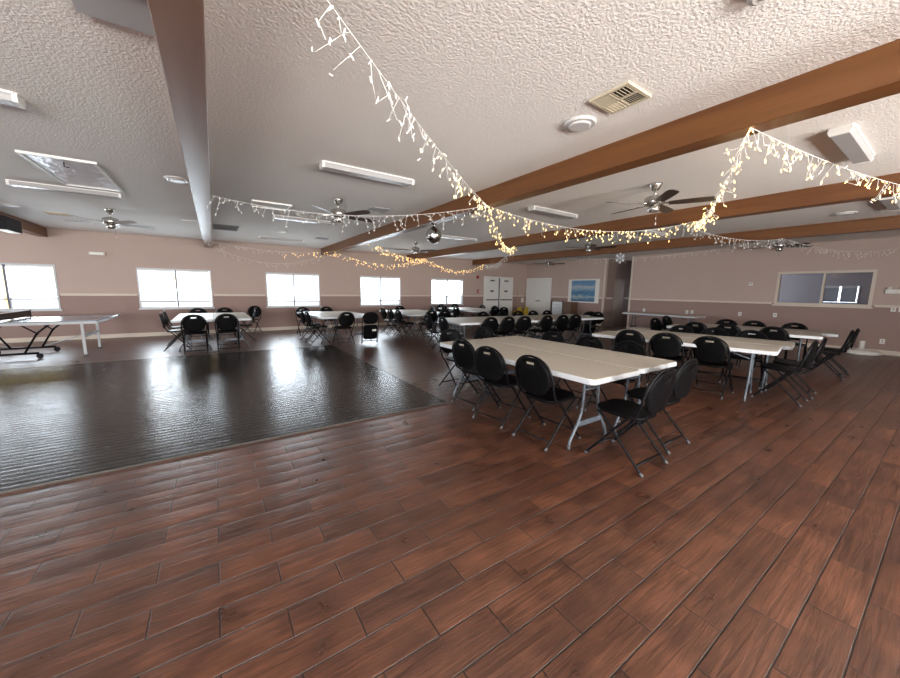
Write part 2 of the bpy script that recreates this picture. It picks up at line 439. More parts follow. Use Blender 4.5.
# sliding window to the office in the right wall, blinds of the office window behind it
window('window_12', 'x', RX, OFF[0], OFF[1], OFF[2], OFF[3], frame='trim_cream', pane='pane_dark', fw=0.065, mid=2.28)
OX = RX + T + 2.85
b = MB(); b.box(RX + T, OX, -0.2, -0.1, 0, ZC); struct(b.build('wall_office', 'office_wall'))
wall_with_holes('wall_office_side', 'y', 5.0, 0.1, RX + T, OX, [(14.8, 16.4, 0.9, 2.1)], 0, ZC, 'office_wall')
window('window_14', 'y', 5.0, 14.8, 16.4, 0.9, 2.1)  # unseen window, added to brighten the office
struct(MB().box(RX + T, OX + T, -0.2, 5.1, -0.1, 0).build('floor_office', 'corridor_wall'))
struct(MB().box(RX + T, OX + T, -0.2, 5.1, ZC, ZC + 0.1).build('ceiling_office', 'ceiling'))
OW = (1.94, 2.80, 1.22, 1.80)
wo = wall_with_holes('wall_office_far', 'x', OX, T, -0.2, 5.1, [OW], 0, ZC, 'office_wall')
window('window_13', 'x', OX, OW[0], OW[1], OW[2], OW[3], slat='office_blind', blind=1.285, fw=0.03, gap=0.035, closed=True, mull=False)

# corridor behind the opening
wall_with_holes('wall_corridor_end', 'x', RX + 3.3, 0.1, COR[0], COR[1], [(7.95, 8.55, 1.0, 2.0)], 0, ZC, 'corridor_wall')
window('window_15', 'x', RX + 3.3, 7.95, 8.55, 1.0, 2.0, mull=False)  # unseen window, added because the corridor was too dark
b = MB(); b.box(RX + T, RX + 3.4, COR[1], COR[1] + 0.1, 0, ZC); b.box(RX + T, RX + 3.4, COR[0] - 0.1, COR[0], 0, ZC)
co = b.build('wall_corridor', ['corridor_wall']); struct(co)
struct(MB().box(RX, RX + 3.4, COR[0], COR[1], -0.1, 0).build('floor_corridor', 'tile_floor'))
struct(MB().box(RX + T, RX + 3.4, COR[0] - 0.1, COR[1] + 0.1, ZC, ZC + 0.1).build('ceiling_corridor', 'ceiling'))
trim('trim_6', (RX + T, 14.62, COR[1] - 0.02, COR[1], ZR - 0.03, ZR + 0.03), (15.56, RX + 3.3, COR[1] - 0.02, COR[1], ZR - 0.03, ZR + 0.03))
d3 = bpy.data.objects.new('door_3', None); COL.objects.link(d3); struct(d3)
MB().box(14.72, 15.46, COR[1] - 0.035, COR[1], 0.01, 2.06).build('door_leaf', 'brown_door', d3)
b = MB(); b.box(14.64, 14.72, COR[1] - 0.03, COR[1], 0, 2.14); b.box(15.46, 15.54, COR[1] - 0.03, COR[1], 0, 2.14); b.box(14.72, 15.46, COR[1] - 0.03, COR[1], 2.06, 2.14)
b.build('door_frame', 'corridor_wall', d3)
MB().tube([(14.8, COR[1] - 0.035, 1.0), (14.8, COR[1] - 0.08, 1.0), (14.9, COR[1] - 0.08, 1.0)], 0.01).build('door_handle', 'nickel', d3)

# double fire door in the back wall
d1 = bpy.data.objects.new('door_1', None); COL.objects.link(d1); struct(d1)
b = MB(); b.box(DD[0] - 0.06, DD[0], D - 0.035, D, 0, 2.18); b.box(DD[1], DD[1] + 0.06, D - 0.035, D, 0, 2.18); b.box(DD[0], DD[1], D - 0.035, D, 2.12, 2.18)
b.build('door_frame', 'door_white', d1)
mx_ = (DD[0] + DD[1]) / 2
for s_ in (0, 1):
    x0, x1 = (DD[0] + 0.005, mx_ - 0.035) if s_ == 0 else (mx_ + 0.035, DD[1] - 0.005)
    lf = MB().box(x0, x1, D - 0.045, D - 0.001, 0.01, 2.115).build('door_leaf', 'door_white', d1)
    MB().box(x0 + 0.04, x1 - 0.06, D - 0.11, D - 0.07, 1.00, 1.05).build('panic_bar', 'black_metal', lf)
    b = MB(); xx = (x0 + x1) / 2
    b.box(xx - 0.13, xx + 0.13, D - 0.09, D - 0.045, 1.95, 2.01); b.build('door_closer', 'pewter', lf)
    MB().box(xx - 0.11, xx + 0.11, D - 0.05, D - 0.045, 1.42, 1.50).build('notice_plate', 'pewter', lf)
MB().box(mx_ - 0.034, mx_ + 0.034, D - 0.06, D - 0.001, 0.0, 2.118).build('centre_post', 'grey_sash', d1)
# white double door in the right wall next to the corner
d2 = bpy.data.objects.new('door_2', None); COL.objects.link(d2); struct(d2)
Y0, Y1 = 11.78, 13.28
b = MB(); b.box(RX - 0.035, RX, Y0 - 0.08, Y0, 0, 2.16); b.box(RX - 0.035, RX, Y1, Y1 + 0.08, 0, 2.16); b.box(RX - 0.035, RX, Y0, Y1, 2.08, 2.16)
b.build('door_frame', 'white_paint', d2)
ym = (Y0 + Y1) / 2
for q0, q1 in ((Y0 + 0.004, ym - 0.003), (ym + 0.003, Y1 - 0.004)):
    lf = MB().box(RX - 0.03, RX - 0.001, q0, q1, 0.01, 2.075).build('door_leaf', 'door_white', d2)
    b = MB()
    for zz0, zz1 in ((0.2, 0.85), (1.0, 1.9)):
        b.box(RX - 0.036, RX - 0.03, q0 + 0.12, q0 + 0.135, zz0, zz1); b.box(RX - 0.036, RX - 0.03, q1 - 0.135, q1 - 0.12, zz0, zz1)
        b.box(RX - 0.036, RX - 0.03, q0 + 0.12, q1 - 0.12, zz0, zz0 + 0.015); b.box(RX - 0.036, RX - 0.03, q0 + 0.12, q1 - 0.12, zz1 - 0.015, zz1)
    b.build('panel_moulding', 'door_white', lf)
MB().box(RX - 0.085, RX - 0.03, ym - 0.16, ym + 0.10, 0.97, 1.01).build('door_handle', 'pewter', d2)

# dance floor -------------------------------------------------------------
DX, DY0, DY1 = 2.43, 3.66, 9.13
o = struct(MB().box(-6.2, DX, DY0, DY1, 0.0, 0.012).build('floor_dance', 'dance_floor'))
b = MB()
for q in [(-6.2, DX + 0.014, DY0 - 0.014, DY0), (-6.2, DX + 0.014, DY1, DY1 + 0.014), (DX, DX + 0.014, DY0, DY1)]:
    x0, x1, y0, y1 = q
    b.box(x0, x1, y0, y1, 0.0, 0.013)
struct(b.build('trim_7', 'metal_edge'))

# beams ---------------------------------------------------------------------
BEAMX = [(-3.66, -3.46, 'beam_wood'), (-0.158, 0.046, 'beam_brown'), (3.33, 3.53, 'beam_wood'), (6.83, 7.03, 'beam_wood'), (10.33, 10.53, 'beam_wood'), (13.70, 13.90, 'beam_wood')]
for i, (x0, x1, m) in enumerate(BEAMX[:5]):
    struct(MB().box(x0, x1, NY, D, ZB, ZC).build('beam_%d' % (i + 1), m, bevel=0.006))

# outdoors -------------------------------------------------------------------
struct(MB().box(-60, 60, -60, 70, -0.32, -0.2).build('ground', 'pavement'))
b = MB(); b.box(-9.5, 0.8, 18.6, 18.7, 1.40, 2.05)
for x in (-9.4, -6.0, -2.6, 0.7): b.box(x - 0.05, x + 0.05, 18.62, 18.68, -0.2, 1.40)
struct(b.build('yellow_standin_outside', 'outdoor_yellow'))  # stand-in for an unknown yellow thing outdoors, shaped for its floor reflection

# ------------------------------------------------------------------ folding chair (faces +y)
def chair_back_mesh():
    b = MB(); cols = [-1, -0.8, -0.55, -0.22, 0, 0.22, 0.55, 0.8, 1]
    rows = [(0.500, 0.085), (0.512, 0.125), (0.535, 0.158), (0.58, 0.188), (0.63, 0.205), (0.68, 0.209), (0.735, 0.196), (0.785, 0.167), (0.812, 0.140), (0.838, 0.100), (0.852, 0.06)]
    grid = []
    for z, w in rows:
        r = []
        for c in cols:
            x = c * w
            if 0.78 < z < 0.83: x = {-0.22: -0.05, 0.22: 0.05}.get(c, x)
            y = -0.215 - 0.17 * (z - 0.5) - 0.028 * (1 - (x / 0.21) ** 2)
            r.append(b.bm.verts.new((x, y, z)))
        grid.append(r)
    for j in range(len(rows) - 1):
        for i in range(len(cols) - 1):
            if j == 7 and i in (3, 4): continue               # the hand slot
            f = b.bm.faces.new([grid[j][i], grid[j][i + 1], grid[j + 1][i + 1], grid[j + 1][i]]); f.smooth = True
    bmesh.ops.recalc_face_normals(b.bm, faces=b.bm.faces)
    bmesh.ops.solidify(b.bm, geom=list(b.bm.faces), thickness=0.012)
    return b
def chair_seat_mesh():
    b = MB()
    pts = []
    for x, y in rounded(0.42, 0.41, 0.12, 6):
        w = 1.0 - 0.10 * max(0, -(y) / 0.2)
        pts.append((x * w, y + 0.02))
    M = Matrix.Translation((0, 0, 0.445)) @ Matrix.Rotation(R_(3.0), 4, 'X')
    b.prism(pts, -0.014, 0.014, 0.006, M)
    for f in b.bm.faces:
        if len(f.verts) == 4: f.smooth = True
    return b
def arch_pts():
    half = [(0.218, -0.165, 0.47), (0.222, -0.205, 0.56), (0.224, -0.228, 0.65), (0.213, -0.245, 0.72), (0.183, -0.259, 0.785), (0.135, -0.268, 0.828), (0.075, -0.273, 0.855), (0.0, -0.276, 0.866)]
    h = smooth(half, 4)
    return h + [Vector((-p.x, p.y, p.z)) for p in reversed(h[:-1])]
def make_chair():
    t = thing('folding_chair', 'x', 'chair')
    chair_seat_mesh().build('seat', 'black_plastic', t, recalc=True)
    chair_back_mesh().build('backrest', 'black_plastic', t, recalc=True)
    MB().tube(arch_pts(), 0.0115, 8).build('back_frame', 'black_metal', t)
    for s in (1, -1):
        l = MB().tube(smooth([(0.218 * s, -0.165, 0.47), (0.218 * s, -0.09, 0.42), (0.219 * s, 0.02, 0.29), (0.220 * s, 0.245, 0.012)], 4), 0.0115, 8).build('leg', 'black_metal', t)
        MB().tube([(0.220 * s, 0.232, 0.028), (0.220 * s, 0.256, 0.0)], 0.015, 8).build('foot_cap', 'chair_foot', l)
        l = MB().tube(smooth([(0.197 * s, 0.175, 0.435), (0.199 * s, 0.10, 0.38), (0.201 * s, -0.03, 0.245), (0.205 * s, -0.25, 0.012)], 4), 0.0110, 8).build('leg', 'black_metal', t)
        MB().tube([(0.205 * s, -0.237, 0.028), (0.205 * s, -0.262, 0.0)], 0.0145, 8).build('foot_cap', 'chair_foot', l)
    MB().tube([(-0.220, 0.165, 0.115), (0.220, 0.165, 0.115)], 0.010, 8).build('stretcher', 'black_metal', t)
    MB().tube([(-0.203, -0.20, 0.068), (0.203, -0.20, 0.068)], 0.012, 8, flat=0.7).build('stretcher', 'black_metal', t)
    MB().tube([(-0.205, 0.155, 0.425), (0.205, 0.155, 0.425)], 0.009, 8).build('seat_rail', 'black_metal', t)
    return t
CHAIR = make_chair(); chair_used = []
CG = 'black folding chairs around the white tables'
def chair(x, y, deg, label):
    """deg: the direction the sitter faces, 0 = towards the right wall, 90 = towards the window wall"""
    return place(CHAIR, chair_used, (x, y, 0), R_(deg - 90), label, CG)

# ------------------------------------------------------------------ folding table (long along y)
def make_table():
    t = thing('folding_table', 'x', 'table')
    L_, W_ = 2.44, 0.765
    tp = MB().prism(rounded(W_ - 0.012, L_ - 0.012, 0.05), 0.735, 0.74, 0.001).build('tabletop', 'table_top', t)
    MB().prism(rounded(W_, L_, 0.055), 0.690, 0.7365, 0.007).build('table_rim', 'table_lip_lit', t)
    for sy in (1, -1):
        y = sy * (L_ / 2 - 0.27)
        for sx in (1, -1):
            l = MB().tube(smooth([(0.11 * sx, y, 0.69), (0.115 * sx, y, 0.5), (0.125 * sx, y, 0.36), (0.19 * sx, y, 0.22), (0.27 * sx, y, 0.10), (0.292 * sx, y, 0.03)], 5), 0.0145, 8).build('leg', 'table_leg', t)
            MB().tube([(0.2915 * sx, y, 0.04), (0.2945 * sx, y, 0.0)], 0.018, 8).build('foot_cap', 'chair_foot', l)
        MB().box(-0.185, 0.185, y - 0.008, y + 0.008, 0.20, 0.25).build('cross_brace', 'table_leg', t)
        MB().tube([(-0.115, y, 0.55), (0.115, y, 0.55)], 0.011, 8).build('leg_rail', 'table_leg', t)
        MB().tube([(0, y, 0.55), (0, y - sy * 0.42, 0.69)], 0.009, 8).build('folding_brace', 'table_leg', t)
    return t
TABLE = make_table(); table_used = []
def table(x, y, deg, label, group=None):
    return place(TABLE, table_used, (x, y, 0), R_(deg), label, group or 'white folding tables')

# --- nearest pair
table(2.952, 2.87, 0, 'bright-edged folding table nearest the camera, beside the dance floor corner')
table(3.727, 2.88, 0, 'bright-edged folding table joined along the far long side of the nearest table')
chair(2.70, 2.23, 2, 'black folding chair on the nearest table\'s dance floor side, closest to the camera')
chair(2.68, 2.875, 9, 'black folding chair on the nearest table\'s dance floor side, middle of three')
chair(2.78, 3.46, 5, 'black folding chair on the nearest table\'s dance floor side, farthest of three')
chair(2.955, 1.545, 90, 'black folding chair nearest the camera, standing at the near end of the closest table pair')
chair(3.58, 1.62, 90, 'black folding chair at the closest table pair\'s near end, right of the nearest chair')
chair(3.02, 4.17, -86, 'black folding chair at the nearest table\'s far end, by the dance floor corner')
chair(3.70, 4.20, -90, 'black folding chair at the nearest table\'s far end, right of its neighbour')
for yy, lb in ((2.27, 'closest to the camera'), (2.83, 'middle one of three'), (3.45, 'farthest of three')):
    chair(3.97, yy, 180, 'black folding chair facing left across the nearest table, ' + lb)
# --- second pair (turned a little)
table(6.094, 2.536, 9.5, 'second folding table pair from the camera, its near half with brightly lit edge')
table(6.905, 2.56, 9.5, 'second folding table pair from the camera, its far half that juts out rightwards')
chair(6.05, 1.99, 5, 'black folding chair turned askew, back to camera, rightmost along the second table pair')
chair(5.93, 2.57, 16, 'black folding chair, back to camera, middle one along the second table pair')
chair(5.83, 3.08, 17, 'black folding chair, back to camera, leftmost one along the second table pair')
for (x, y), lb in (((7.18, 1.91), 'at its right end'), ((7.10, 2.40), 'in the middle'), ((7.02, 2.91), 'at its left end')):
    chair(x, y, 189.5, 'black folding chair facing us from behind the second table pair, ' + lb)
chair(6.55, 1.33, 92, 'black folding chair seen side-on at the second table pair\'s right end, nearer of two')
chair(7.16, 1.34, 95, 'black folding chair seen side-on at the second table pair\'s right end, farther of two')
# --- third pair, near the right wall
table(9.01, 2.61, 11, 'folding table of the third pair, near half, in front of the office window wall')
table(9.82, 2.54, 11, 'folding table of the third pair, far half, closest to the office window wall')
for (x, y), lb in (((8.95, 2.02), 'rightmost of three'), ((8.83, 2.69), 'middle one of three'), ((8.72, 3.22), 'leftmost of three')):
    chair(x, y, 11, 'black folding chair, back to camera, along the third table pair, ' + lb)
for (x, y), lb in (((10.10, 1.97), 'below the office window'), ((9.98, 2.62), 'left of the office window'), ((9.88, 3.11), 'nearest the buffet table')):
    chair(x, y, 191, 'black folding chair facing us behind the third table pair, ' + lb)
chair(9.10, 4.05, -30, 'black folding chair at the third table pair\'s left end, nearer of two')
chair(10.25, 4.30, -35, 'black folding chair at the third table pair\'s left end, farther of two')
chair(9.19, 1.33, 98, 'black folding chair seen side-on at the third table pair\'s right end, nearer of two')
chair(9.74, 1.33, 99, 'black folding chair at the third table pair\'s end, beside the white parasol base')
# --- long middle group of four tables
def rot(p, deg, o):
    a = R_(deg); return (o[0] + p[0] * math.cos(a) - p[1] * math.sin(a), o[1] + p[0] * math.sin(a) + p[1] * math.cos(a))
O4, A4 = (4.52, 6.27), -5
for (u, v), lb in (((1.22, 0.383), 'front left'), ((3.67, 0.383), 'front right'), ((1.42, 1.155), 'back left'), ((4.02, 1.155), 'back right')):
    x, y = rot((u, v), A4, O4)
    table(x, y, A4 + 90, 'folding table in the long middle block of four tables, its %s one' % lb)
ords = ['first', 'second', 'third', 'fourth', 'fifth', 'sixth']
for k, u in enumerate([0.73, 1.23, 1.75, 2.48, 3.05, 3.55]):
    x, y = rot((u, 0.13), A4, O4)
    chair(x, y, 90 + A4 + [0, 4, -3, 3, 0, -6][k], 'black folding chair, back to camera, along the long middle tables, %s from left' % ords[k])
for k, u in enumerate([1.75, 2.45, 3.05, 3.65, 4.25]):
    x, y = rot((u, 1.40), A4, O4)
    chair(x, y, -90 + A4, 'black folding chair facing us from behind the long middle tables, %s from left' % ords[k])
for v, lb in ((0.35, 'nearer'), (1.15, 'farther')):
    x, y = rot((0.0, v), A4, O4)
    chair(x, y, A4, 'black folding chair at the left end of the long middle tables, the %s of two' % lb)
chair(9.55, 6.35, 178, 'black folding chair at the right end of the long middle tables, beside the folded chair')
# --- block by the fire door
table(8.09, 11.1, 0, 'folding table in front of the fire door, left half of that pair')
table(8.86, 11.1, 0, 'folding table in front of the fire door, right half of that pair')
for k, (x, y, a, lb) in enumerate([(7.80, 11.55, 0, 'at the left side of the fire door table, nearer the window'), (7.80, 10.75, 0, 'at the left side of the fire door table, nearer the camera'),
                                   (8.55, 9.95, 90, 'at the near end of the fire door table, on the left'), (9.05, 9.98, 80, 'at the near end of the fire door table, on the right'),
                                   (9.16, 10.7, 180, 'at the right side of the fire door table, nearer the camera'), (9.16, 11.5, 180, 'at the right side of the fire door table, nearer the door'),
                                   (8.1, 12.4, -90, 'at the window end of the fire door table, on the left'), (8.8, 12.4, -90, 'at the window end of the fire door table, on the right')]):
    chair(x, y, a, 'black folding chair ' + lb)
# --- block below the fourth and fifth windows
table(5.14, 10.32, 0, 'folding table between the fourth and fifth windows, left half of that pair')
table(5.91, 10.32, 0, 'folding table between the fourth and fifth windows, right half of that pair')
for (x, y, a, lb) in [(4.85, 10.75, 0, 'far left'), (4.85, 10.2, 0, 'middle left'), (4.85, 9.62, 0, 'near left'),
                      (5.33, 9.15, 90, 'left one at its near end'), (5.87, 9.20, 84, 'right one at its near end'),
                      (6.22, 9.75, 175, 'nearer one at its right side'), (6.22, 10.7, 180, 'farther one at its right side'), (5.75, 11.63, -90, 'at its window end')]:
    chair(x, y, a, 'black chair at the table between windows four and five, ' + lb)
# --- block below the third and fourth windows
table(2.52, 10.42, 3, 'folding table between the third and fourth windows, left half of that pair')
table(3.30, 10.35, 3, 'folding table between the third and fourth windows, right half of that pair, shifted forward')
for (x, y, a, lb) in [(2.24, 10.35, 5, 'farther one at its left side'), (2.26, 9.75, 5, 'nearer one at its left side'), (2.82, 9.28, 92, 'back to camera'),
                      (2.36, 11.78, -88, 'left one at its window end'), (3.10, 11.75, -88, 'right one at its window end')]:
    chair(x, y, a, 'black chair at table between windows three and four, ' + lb)
# --- block below the second window
table(-0.44, 10.75, 0, 'folding table below the second window from the left, left half of that pair')
table(0.33, 10.75, 0, 'folding table below the second window from the left, right half of that pair')
for (x, y, a, lb) in [(-0.42, 9.62, 92, 'left one, back to us'), (0.20, 9.64, 88, 'right one, back to us'), (-0.42, 12.02, -90, 'left one at its window end'), (0.22, 12.02, -90, 'right one at its window end'),
                      (-0.78, 10.3, 0, 'nearer one at its left side'), (-0.80, 11.2, 0, 'farther one at its left side'), (0.62, 11.0, 180, 'at its right side'), (0.93, 12.95, -125, 'apart by the wall')]:
    chair(x, y, a, 'black folding chair at the table below the second window, ' + lb)

# folded chairs standing upright against a table, the seat flat in the frame
def make_folded():
    t = thing('folding_chair', 'x', 'chair')
    M = Matrix.Translation((0, 0, 0.0))
    # everything of the folded chair lies in one slightly leaning plane
    A = Matrix.Rotation(R_(9), 4, 'X')
    def tp(pts): return [A @ Vector(p) for p in pts]
    h = smooth([(0.22, 0, 0.012), (0.222, 0, 0.6), (0.215, 0, 0.72), (0.18, 0, 0.80), (0.11, 0, 0.85), (0.0, 0, 0.868)], 4)
    MB().tube([A @ p for p in (h + [Vector((-p.x, p.y, p.z)) for p in reversed(h[:-1])])], 0.0115, 8).build('back_frame', 'black_metal', t)
    b = MB(); b.prism([(x, y + 0.70) for x, y in rounded(0.40, 0.31, 0.13)], -0.006, 0.006, 0.002, A @ Matrix.Rotation(R_(90), 4, 'X')); b.build('backrest', 'black_plastic', t)
    b = MB(); b.prism([(x, y + 0.33) for x, y in rounded(0.39, 0.40, 0.08)], 0.012, 0.036, 0.005, A @ Matrix.Rotation(R_(90), 4, 'X')); st = b.build('seat', 'black_plastic', t)
    b = MB(); b.prism([(x + 0.10, y + 0.38) for x, y in rounded(0.11, 0.05, 0.005)], 0.037, 0.0385, 0.0, A @ Matrix.Rotation(R_(90), 4, 'X')); b.build('sticker', 'plate_white', st)
    for s in (1, -1):
        MB().tube(tp([(0.20 * s, 0.03, 0.5), (0.20 * s, 0.03, 0.012)]), 0.011, 8).build('leg', 'black_metal', t)
    MB().tube(tp([(-0.20, 0.03, 0.07), (0.20, 0.03, 0.07)]), 0.010, 8).build('stretcher', 'black_metal', t)
    return t
f1 = make_folded(); f1.location = (3.44, 9.00, 0); f1.rotation_euler = (0, 0, R_(-4))
tag(f1, 'folded black chair with white sticker leaning at the table between windows three and four', 'chair', CG)
f2 = copy_tree(f1); f2.location = (9.98, 6.78, 0); f2.rotation_euler = (0, 0, R_(-35))
f2['label'] = 'folded black chair with white sticker at the right end of the long middle tables'

# buffet table along the right wall
t = table(12.98, 5.95, 0, 'long narrow white folding table standing by the right wall under the light switches')

# ------------------------------------------------------------------ table tennis table at the left
t = thing('table_tennis_table', 'grey-topped table tennis table on a wheeled black undercarriage below the leftmost window', 'table', (-3.42, 10.75, 0))
for s in (1, -1):
    x0, x1 = (0.01, 1.37) if s == 1 else (-1.37, -0.01)
    h = MB().box(x0, x1, -0.76, 0.76, 0.74, 0.76).build('table_half', 'pp_top', t)
    b = MB(); b.box(x0, x1, -0.765, -0.74, 0.69, 0.7405); b.box(x0, x1, 0.74, 0.765, 0.69, 0.7405)
    xe = x1 if s == 1 else x0
    b.box(min(xe, xe - s * 0.025), max(xe, xe - s * 0.025), -0.74, 0.74, 0.69, 0.7405); b.build('apron', 'pp_white', h)
    b = MB(); b.box(x0, x1, -0.762, -0.742, 0.7602, 0.7612); b.box(x0, x1, 0.742, 0.762, 0.7602, 0.7612); b.box(min(xe, xe - s * .02), max(xe, xe - s * .02), -0.742, 0.742, 0.7602, 0.7612); b.build('border_line', 'pp_white', h)
    for y in (-0.55, 0.55):
        l = MB().box(s * 1.10 - 0.022, s * 1.10 + 0.022, y - 0.02, y + 0.02, 0.03, 0.69).build('leg', 'pp_white', t)
        MB().box(s * 1.10 - 0.033, s * 1.10 + 0.033, y - 0.023, y + 0.023, 0.0, 0.035).build('foot_cap', 'chair_foot', l)
    MB().box(s * 1.10 - 0.02, s * 1.10 + 0.02, -0.53, 0.53, 0.38, 0.44).build('leg_rail', 'pp_white', t)
    for y in (-0.42, 0.42):
        MB().tube([(s * 0.62, y, 0.69), (s * 0.42, y, 0.5), (s * 0.22, y, 0.11)], 0.018, 8).build('undercarriage_strut', 'black_metal', t)
        MB().tube([(s * 0.20, y, 0.69), (s * 0.44, y, 0.48)], 0.013, 8).build('folding_brace', 'black_metal', t)
    MB().tube([(s * 0.24, 0.5, 0.13), (s * 0.98, 0.3, 0.40)], 0.014, 8).build('link_bar', 'pp_white', t)
for y in (-0.46, 0.46):
    MB().tube([(-0.42, y, 0.11), (0.42, y, 0.11)], 0.022, 8).build('undercarriage_rail', 'black_metal', t)
    for x in (-0.40, 0.40):
        b = MB(); b.lathe([(0.02, -0.015), (0.05, -0.013), (0.052, 0), (0.05, 0.013), (0.02, 0.015)], 16)
        bmesh.ops.transform(b.bm, matrix=Matrix.Translation((x + 0.03 * (1 if x > 0 else -1), y, 0.052)) @ Matrix.Rotation(R_(90), 4, 'X'), verts=b.bm.verts)
        w = b.build('wheel', 'black_box', t)
        MB().tube([(x, y, 0.11), (x + 0.03 * (1 if x > 0 else -1), y, 0.052)], 0.012, 6).build('caster_fork', 'black_metal', w)
b = MB(); b.box(-0.004, 0.004, -0.85, 0.85, 0.775, 0.915); nt_ = b.build('net', 'net_mesh', t)
MB().box(-0.006, 0.006, -0.85, 0.85, 0.905, 0.918).build('net_tape', 'plate_white', nt_)
for y in (-0.86, 0.86):
    MB().tube([(0, y, 0.70), (0, y, 0.92)], 0.011, 8).build('net_post', 'black_metal', nt_)
# folded spare bar resting against the far corner
b = MB().tube([(1.33, 0.10, 0.715), (1.45, 0.70, 0.765)], 0.024, 8).build('handle_bar', 'pp_white', t)
MB().tube([(1.44, 0.66, 0.762), (1.46, 0.75, 0.770)], 0.027, 8).build('end_cap', 'black_metal', b)

# ------------------------------------------------------------------ along the right wall
tag(MB().lathe([(0.30, 0.0), (0.36, 0.02), (0.36, 0.07), (0.30, 0.10), (0.12, 0.13), (0.055, 0.135), (0.055, 0.33), (0.045, 0.34)], 8).build('parasol_base', 'plate_white'),
    'white octagonal parasol base with a short tube on the floor by the right wall', 'parasol base').location = (13.58, 1.36, 0)
def plate(y, z, label, w=0.085, h=0.125, kind='switch', grp=None):
    t = thing('light_switch' if kind == 'switch' else 'wall_outlet', label, 'light switch' if kind == 'switch' else 'outlet', (RX, y, z))
    MB().prism([(a, c) for a, c in rounded(w, h, 0.008, 2)], 0, 0.008, 0.002, Matrix.Rotation(R_(-90), 4, 'Y') @ Matrix.Rotation(R_(90), 4, 'Z')).build('cover_plate', 'plate_white', t)
    b = MB()
    if kind == 'switch': b.box(-0.016, -0.008, -0.012, 0.012, -0.022, 0.022)
    else: b.box(-0.0105, -0.008, -0.015, 0.015, 0.008, 0.034); b.box(-0.0105, -0.008, -0.015, 0.015, -0.034, -0.008)
    b.build('rocker' if kind == 'switch' else 'socket', 'vent_grey', t)
    return t
plate(7.07, 0.80, 'white outlet plate on the right wall above the left end of the buffet table', kind='outlet')
plate(5.56, 0.815, 'white outlet plate on the right wall, left one of two above the buffet table', kind='outlet')
plate(5.40, 0.82, 'white switch plate on the right wall, right one of two above the buffet table')
plate(4.04, 0.84, 'white outlet plate on the right wall between the buffet table and the office window', kind='outlet')
plate(3.19, 0.86, 'white outlet plate on the right wall just below the left corner of the office window', kind='outlet')
plate(1.08, 0.33, 'white outlet plate low on the right wall beside the parasol base', kind='outlet')
plate(1.00, 1.15, 'white switch plate under the chair rail, right of the office window')
plate(0.88, 1.15, 'white switch plate under the chair rail at the right edge of the picture')
t = thing('thermostat', 'small round-cornered white thermostat on the right wall, left of the office window', 'thermostat', (RX, 3.86, 1.79))
MB().box(-0.025, 0, -0.05, 0.05, -0.05, 0.05).build('housing', 'plate_white', t, bevel=0.008)
MB().box(-0.028, -0.024, -0.03, 0.03, -0.005, 0.03).build('display', 'vent_grey', t)
t = thing('emergency_light', 'white emergency light with two lamp heads on the right wall, right of the office window', 'emergency light', (RX, 1.02, 1.58))
MB().box(-0.09, 0, -0.16, 0.16, -0.05, 0.06).build('housing', 'plate_white', t, bevel=0.015)
for y in (-0.1, 0.1):
    MB().lathe([(0.03, 0), (0.045, 0.03), (0.05, 0.05)], 14, (-0.05, y, 0.06)).build('lamp_head', 'plate_white', t)

# seascape
t = thing('framed_picture', 'framed blue seascape with wide white mount on the wall left of the corridor', 'picture', (RX, 9.86, 1.52))
MB().box(-0.035, -0.002, -0.80, 0.80, -0.53, 0.53).build('frame', 'plate_white', t, bevel=0.006)
MB().box(-0.039, -0.034, -0.615, 0.615, -0.475, 0.475).build('canvas', 'seascape', t)

# things standing between the corner door and the corridor
t = thing('sign_board', 'white notice board standing on the floor under the picture, beside the white double door', 'sign', (13.68, 11.02, 0))
MB().box(-0.02, 0.02, -0.30, 0.30, 0.36, 1.00).build('panel', 'sign_white', t, bevel=0.004)
b = MB()
for k in range(7): b.box(-0.0225, -0.0195, -0.22, 0.22 - 0.06 * (k % 3), 0.46 + 0.065 * k, 0.475 + 0.065 * k)
b.build('printed_lines', 'sign_ink', t)
b = MB(); b.box(-0.028, 0.028, -0.345, -0.30, 0.0, 1.04); b.box(-0.028, 0.028, 0.30, 0.345, 0.0, 1.04); b.build('stand_frame', 'black_metal', t)
for y in (-0.32, 0.32): MB().box(-0.2, 0.2, y - 0.02, y + 0.02, 0.0, 0.03).build('foot', 'black_metal', t)
t = thing('floor_cabinet', 'small dark brown wooden cabinet on the floor under the left part of the picture', 'cabinet', (13.72, 10.33, 0))
MB().box(-0.24, 0.25, -0.24, 0.24, 0.04, 0.98).build('body', 'cabinet_brown', t, bevel=0.005)
MB().box(-0.26, 0.255, -0.26, 0.26, 0.98, 1.01).build('top', 'cabinet_brown', t)
MB().box(-0.255, -0.24, -0.22, 0.22, 0.08, 0.94).build('door', 'cabinet_brown', t)
MB().box(-0.22, 0.25, -0.22, 0.22, 0.0, 0.04).build('plinth', 'black_box', t)
